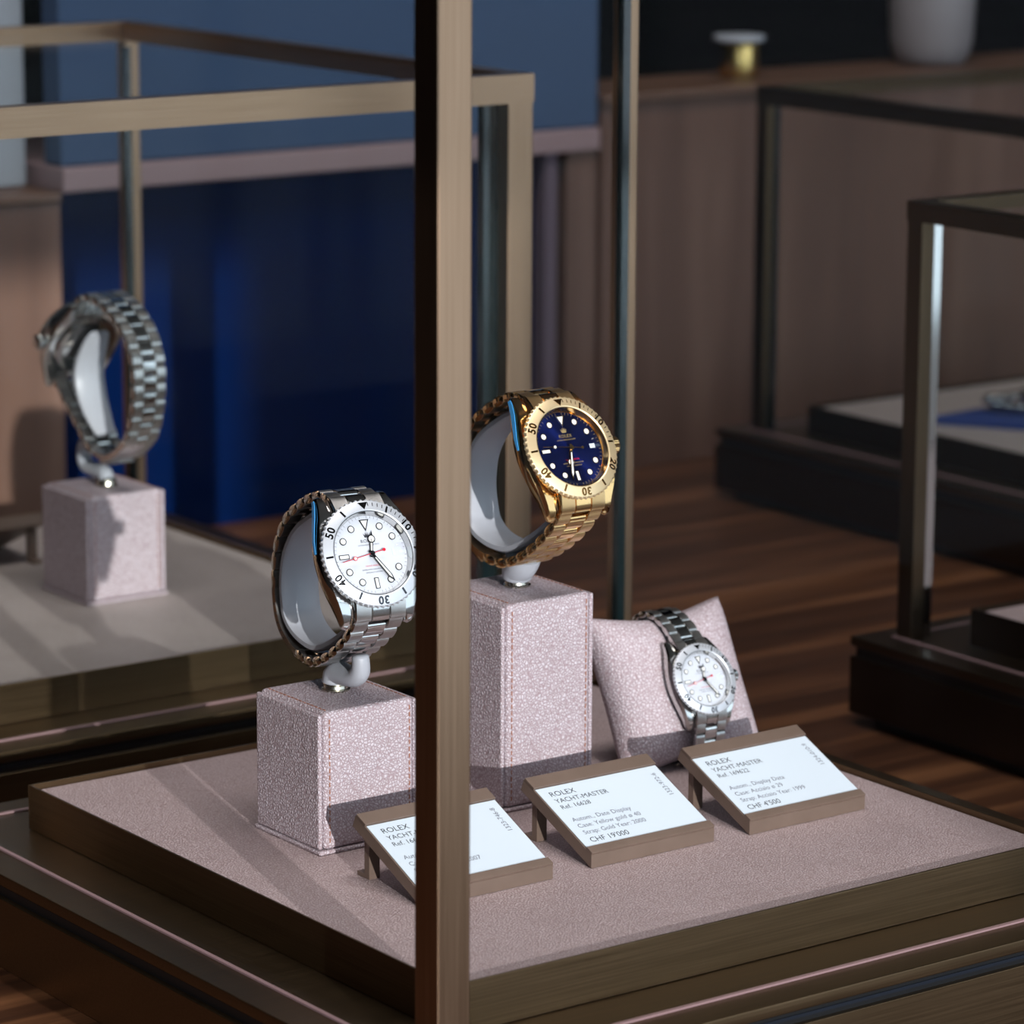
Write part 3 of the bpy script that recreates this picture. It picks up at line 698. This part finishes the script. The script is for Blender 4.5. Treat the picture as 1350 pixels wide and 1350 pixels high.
steel = dict(metal=M['steel'], brushed_m=M['steel_b'])
wmA = watch_matrix((66.5, 142.1, 109.6), 27, -6.5)
wmB = watch_matrix((150.5, 135.8, 139.6), 30, 0)
wmC = watch_matrix((188, 567, 121), 32, 180)
watch_stand('low blush leather stand under the steel watch with the white dial', 44.8, 144.5, 43.2, 43, 53, M['leather'], wmA, (68.5, 169.5), [(68.4, 168.5, 59.4), (68.2, 162.5, 60.0), (68, 156, 60.8), (67.8, 152.2, 64), (67.6, 152.0, 70.0)], (4.9, 2.9))
watch_stand('tall blush leather stand under the gold watch', 129, 148.8, 43, 43, 80, M['leather'], wmB, (152.8, 172.5), [(152.6, 171.5, 86), (152.2, 168.5, 89.5), (152.0, 167, 93)], (5.2, 6.6))
watch_stand('taupe leather stand under the steel watch seen from behind', 166.4, 522.4, 42, 43, 51, M['leather'], wmC, (189, 543), [(189, 545, 56.6), (188.8, 553, 56.8), (188.6, 560, 57.4), (188.4, 562.5, 61), (188.2, 561, 67.5), (188.1, 553, 69.5)], (3.4, 3.2), ring=[(13, -17.5), (6, -16.8), (-4, -17.2), (-12, -20.5), (-18.5, -28), (-22.5, -37), (-25.0, -46)])
watch('steel watch with white dial and red seconds hand on the low leather stand', wmA, bezel_m=M['platinum'], dial_m=M['platinum_dial'], numeral_m=M['dark_metal'], rim_m=M['dark_metal'], ink=M['ink'], sub_ink=M['ink_grey'], hands_m=M['dark_metal'], sec_m=M['red'], times=(12, 148, 260), loop=LOOP, **steel)
watch('yellow gold watch with dark blue dial on the tall leather stand', wmB, metal=M['gold'], brushed_m=M['gold_b'], bezel_m=M['gold_bezel'], dial_m=M['blue_dial'], numeral_m=M['bronze_ink'], rim_m=M['gold'], ink=M['ink_gold'], sub_ink=M['ink_gold'], hands_m=M['gold'], sec_m=M['gold'], times=(196, 195.6, 277), loop=LOOP, date=(2.3, 1.7))
watch('steel watch seen from behind with its clasp towards the viewer', wmC, bezel_m=M['steel'], dial_m=M['blue_dial'], numeral_m=M['dark_metal'], rim_m=M['steel'], ink=M['ink'], sub_ink=M['ink_grey'], hands_m=M['steel'], sec_m=M['steel'], times=(300, 60, 180), loop=LOOP_BACK, film=False, clasp=(.58, .74), **steel)

# ------------------------------------------------------------------ pillow with the small watch
wmP = watch_matrix((229.5, 152.5, 36.2), 28, -2)
PLOOP = [(20.5, -6.0), (28, -8.8), (36, -13.5), (42.5, -20.5), (45.6, -29.5), (43.5, -39), (32, -49), (0, -53.5), (-22, -50), (-35, -43), (-39.5, -33), (-38.5, -23), (-33.5, -15), (-27, -9.5), (-20.5, -6.0)]
watch('small steel watch with white dial strapped round the leather cushion', wmP, bezel_m=M['platinum'], dial_m=M['platinum_dial'], numeral_m=M['dark_metal'], rim_m=M['dark_metal'], ink=M['ink'], sub_ink=M['ink_grey'], hands_m=M['dark_metal'], sec_m=M['red'], times=(12, 146, 258), loop=PLOOP, scl=.725, film=False, clasp=(.40, .60), **steel)
def pillow():
    t = tag(empty('leather_cushion', (230, 163, 0)), 'blush leather cushion with pinched corners wearing the small steel watch', 'cushion')
    n = 40; v = []; f = []; W, H, T = 68.0, 67.0, 14.5
    for side in (1, -1):
        for i in range(n+1):
            for j in range(n+1):
                u = -1+2*i/n; q = -1+2*j/n
                x = W/2*u*(1-.07*(1-q*q)); y = H/2*q*(1-.15*(1-u*u)**1.5)
                z = T*((1-abs(u)**3.0)*(1-abs(q)**3.0))**.5*(1-.05*math.exp(-(u/.3)**2))
                v.append((x, y, side*z))
    k = n+1; o2 = k*k
    for i in range(n):
        for j in range(n):
            a, b, c, d = i*k+j, (i+1)*k+j, (i+1)*k+j+1, i*k+j+1
            f.append((a, b, c, d)); f.append((o2+d, o2+c, o2+b, o2+a))
    me = me_from('cushion_cover', v, f, M['leather'], 0)
    bm = bmesh.new(); bm.from_mesh(me); bmesh.ops.remove_doubles(bm, verts=bm.verts, dist=2e-5); bmesh.ops.recalc_face_normals(bm, faces=bm.faces); bm.to_mesh(me); bm.free()
    for p in me.polygons: p.use_smooth = True
    o = link('cushion_cover', me); o.matrix_world = wmP @ Matrix.Translation(Vector((0, 2.4, -22.6))*S)
    o.parent = t; o.matrix_parent_inverse = Matrix.Translation(-t.location)
pillow()

# ------------------------------------------------------------------ price cards on bronze holders
def card_holder(label, x0, y0, lines, code, turn=0.0, width=56.5, price=''):
    """front left corner at (x0, y0); plate slopes up to the back"""
    t = tag(empty('price_card_holder', (x0, y0, 0.1), (0, 0, math.radians(turn))), label, 'price card', 'price cards on bronze holders')
    SL = math.radians(24.0); D = 46.5; TH = 4.7
    pivot = (0, 0, 0.0)
    def sl(name, me, loc=(0, 0, 0), parent=None, rz=0.0):
        """loc in plate coordinates (u, v, up); plate bottom surface starts at the front edge"""
        R = Matrix.Rotation(SL, 3, 'X')
        p = R @ Vector(loc)
        o = link(name, me, parent or t, p); o.rotation_euler = (R @ Matrix.Rotation(rz, 3, 'Z')).to_euler()
        return o
    # front edge is cut vertical: plate profile in (y, z)
    c, s = math.cos(SL), math.sin(SL)
    prof = [(0, 0), (0, TH*1.05), (D*c-s*TH, D*s+c*TH), (D*c, D*s)]
    v = [(x, y, z) for x in (0, width) for y, z in prof]
    f = [(0, 1, 2, 3), (4, 5, 6, 7)]+[(i, (i+1) % 4, 4+(i+1) % 4, 4+i) for i in range(4)]
    link('plate', me_from('plate', v, f, M['bronze_paint'], 0), t)
    v0, v1 = 5.6, D-6.4
    sl('card', box_me('card', (.5, v0+.3, TH), (width-.5, v1-.3, TH+.25), M['paper']))
    pap = t
    cov = sl('clear_cover', box_me('clear_cover', (0.2, v0, TH+.32), (width-.2, v1, TH+1.25), M['acrylic'], .35, 1))
    for nm, a, b in (('front_lip', 2.05, v0-.05), ('back_lip', v1+.05, D-.2)):
        sl(nm, box_me(nm, (0, a, TH-.4), (width, b, TH+.95), M['bronze_paint'], .12, 1))
    for x in (3.0, width-7.5):
        cbox_loc = box_me('leg', (x, 36.5, 0), (x+4.5, 39.5, 36.5*math.tan(SL)), M['bronze_paint'])
        link('leg', cbox_loc, t)
        link('leg_foot', box_me('leg_foot', (x, 39.5, 0), (x+4.5, 44, 1.6), M['bronze_paint']), t)
    z = TH+.28
    y = v1-5.6
    for body, size, gap in lines:
        if body:
            sl('lettering', text_me(body, size, M['ink'] if size != 3.05 else M['ink_grey']), (4.2, y, z))
        y -= gap
    sl('lettering', text_me(code, 2.9, M['ink_grey']), (width-3.6, v1-17.5, z), rz=PI/2)
    return t
def spec(ref, a, b, c, price):
    return [('ROLEX', 3.7, 3.8), ('YACHT-MASTER', 3.3, 3.5), (ref, 3.1, 7.4), (a, 3.05, 3.7), (b, 3.05, 3.7), (c, 3.05, 4.5), (price, 3.6, 4)]
card_holder('price card behind the front post for reference 16622', 40.6, 74.8, spec('Ref. 16622', 'Autom.', 'Case: Steel \u00f8 40', 'Strap: Steel Year: 2007', 'CHF'), '1323-746-8')
card_holder('price card in front of the tall stand reading CHF 19000', 115.4, 76.3, spec('Ref. 16628', 'Autom., Date Display', 'Case: Yellow gold \u00f8 40', 'Strap: Gold Year: 2000', "CHF 19'000"), '1323-972-6')
card_holder('price card in front of the cushion reading CHF 4500', 187.2, 74.4, spec('Ref. 169622', 'Autom., Display Data', 'Case: Acciaio \u00f8 29', 'Strap: Acciaio Year: 1999', "CHF 4'500"), '1324-010-9')
card_holder('price card holder turned away at the left edge behind the taupe stand', 195, 656, [('', 3, 3)], '', 180)

# ------------------------------------------------------------------ blue pad and watch in the far right case
bp_ = tag(empty('velvet_pad', (845, 600, .1)), 'royal blue velvet pad on the board in the far right case', 'pad')
pts = [(-46, 30), (-8, 34), (60, 30), (60, -34), (-10, -24)]
rel(link('pad', prism_me('pad', pts, 0, 5, M['blue_cloth'], 1.5), None, (838, 600, .1)), bp_)
wmD = watch_matrix((850, 596, 26), 62, 30)
watch('steel watch lying on the blue velvet pad at the right edge', watch_matrix((858, 592, 21), 85, 40), bezel_m=M['steel'], dial_m=M['blue_dial'], numeral_m=M['dark_metal'], rim_m=M['steel'], ink=M['ink'], sub_ink=M['ink_grey'], hands_m=M['steel'], sec_m=M['steel'], times=(300, 60, 180), loop=[(21, -6), (28, -8.5), (36, -11), (43, -12.5), (47, -14), (43, -15.6), (30, -15.8), (0, -15.8), (-30, -15.8), (-43, -15.6), (-47, -14), (-43, -12.5), (-36, -11), (-28, -8.5), (-21, -6)], film=False, scl=.9, **steel)
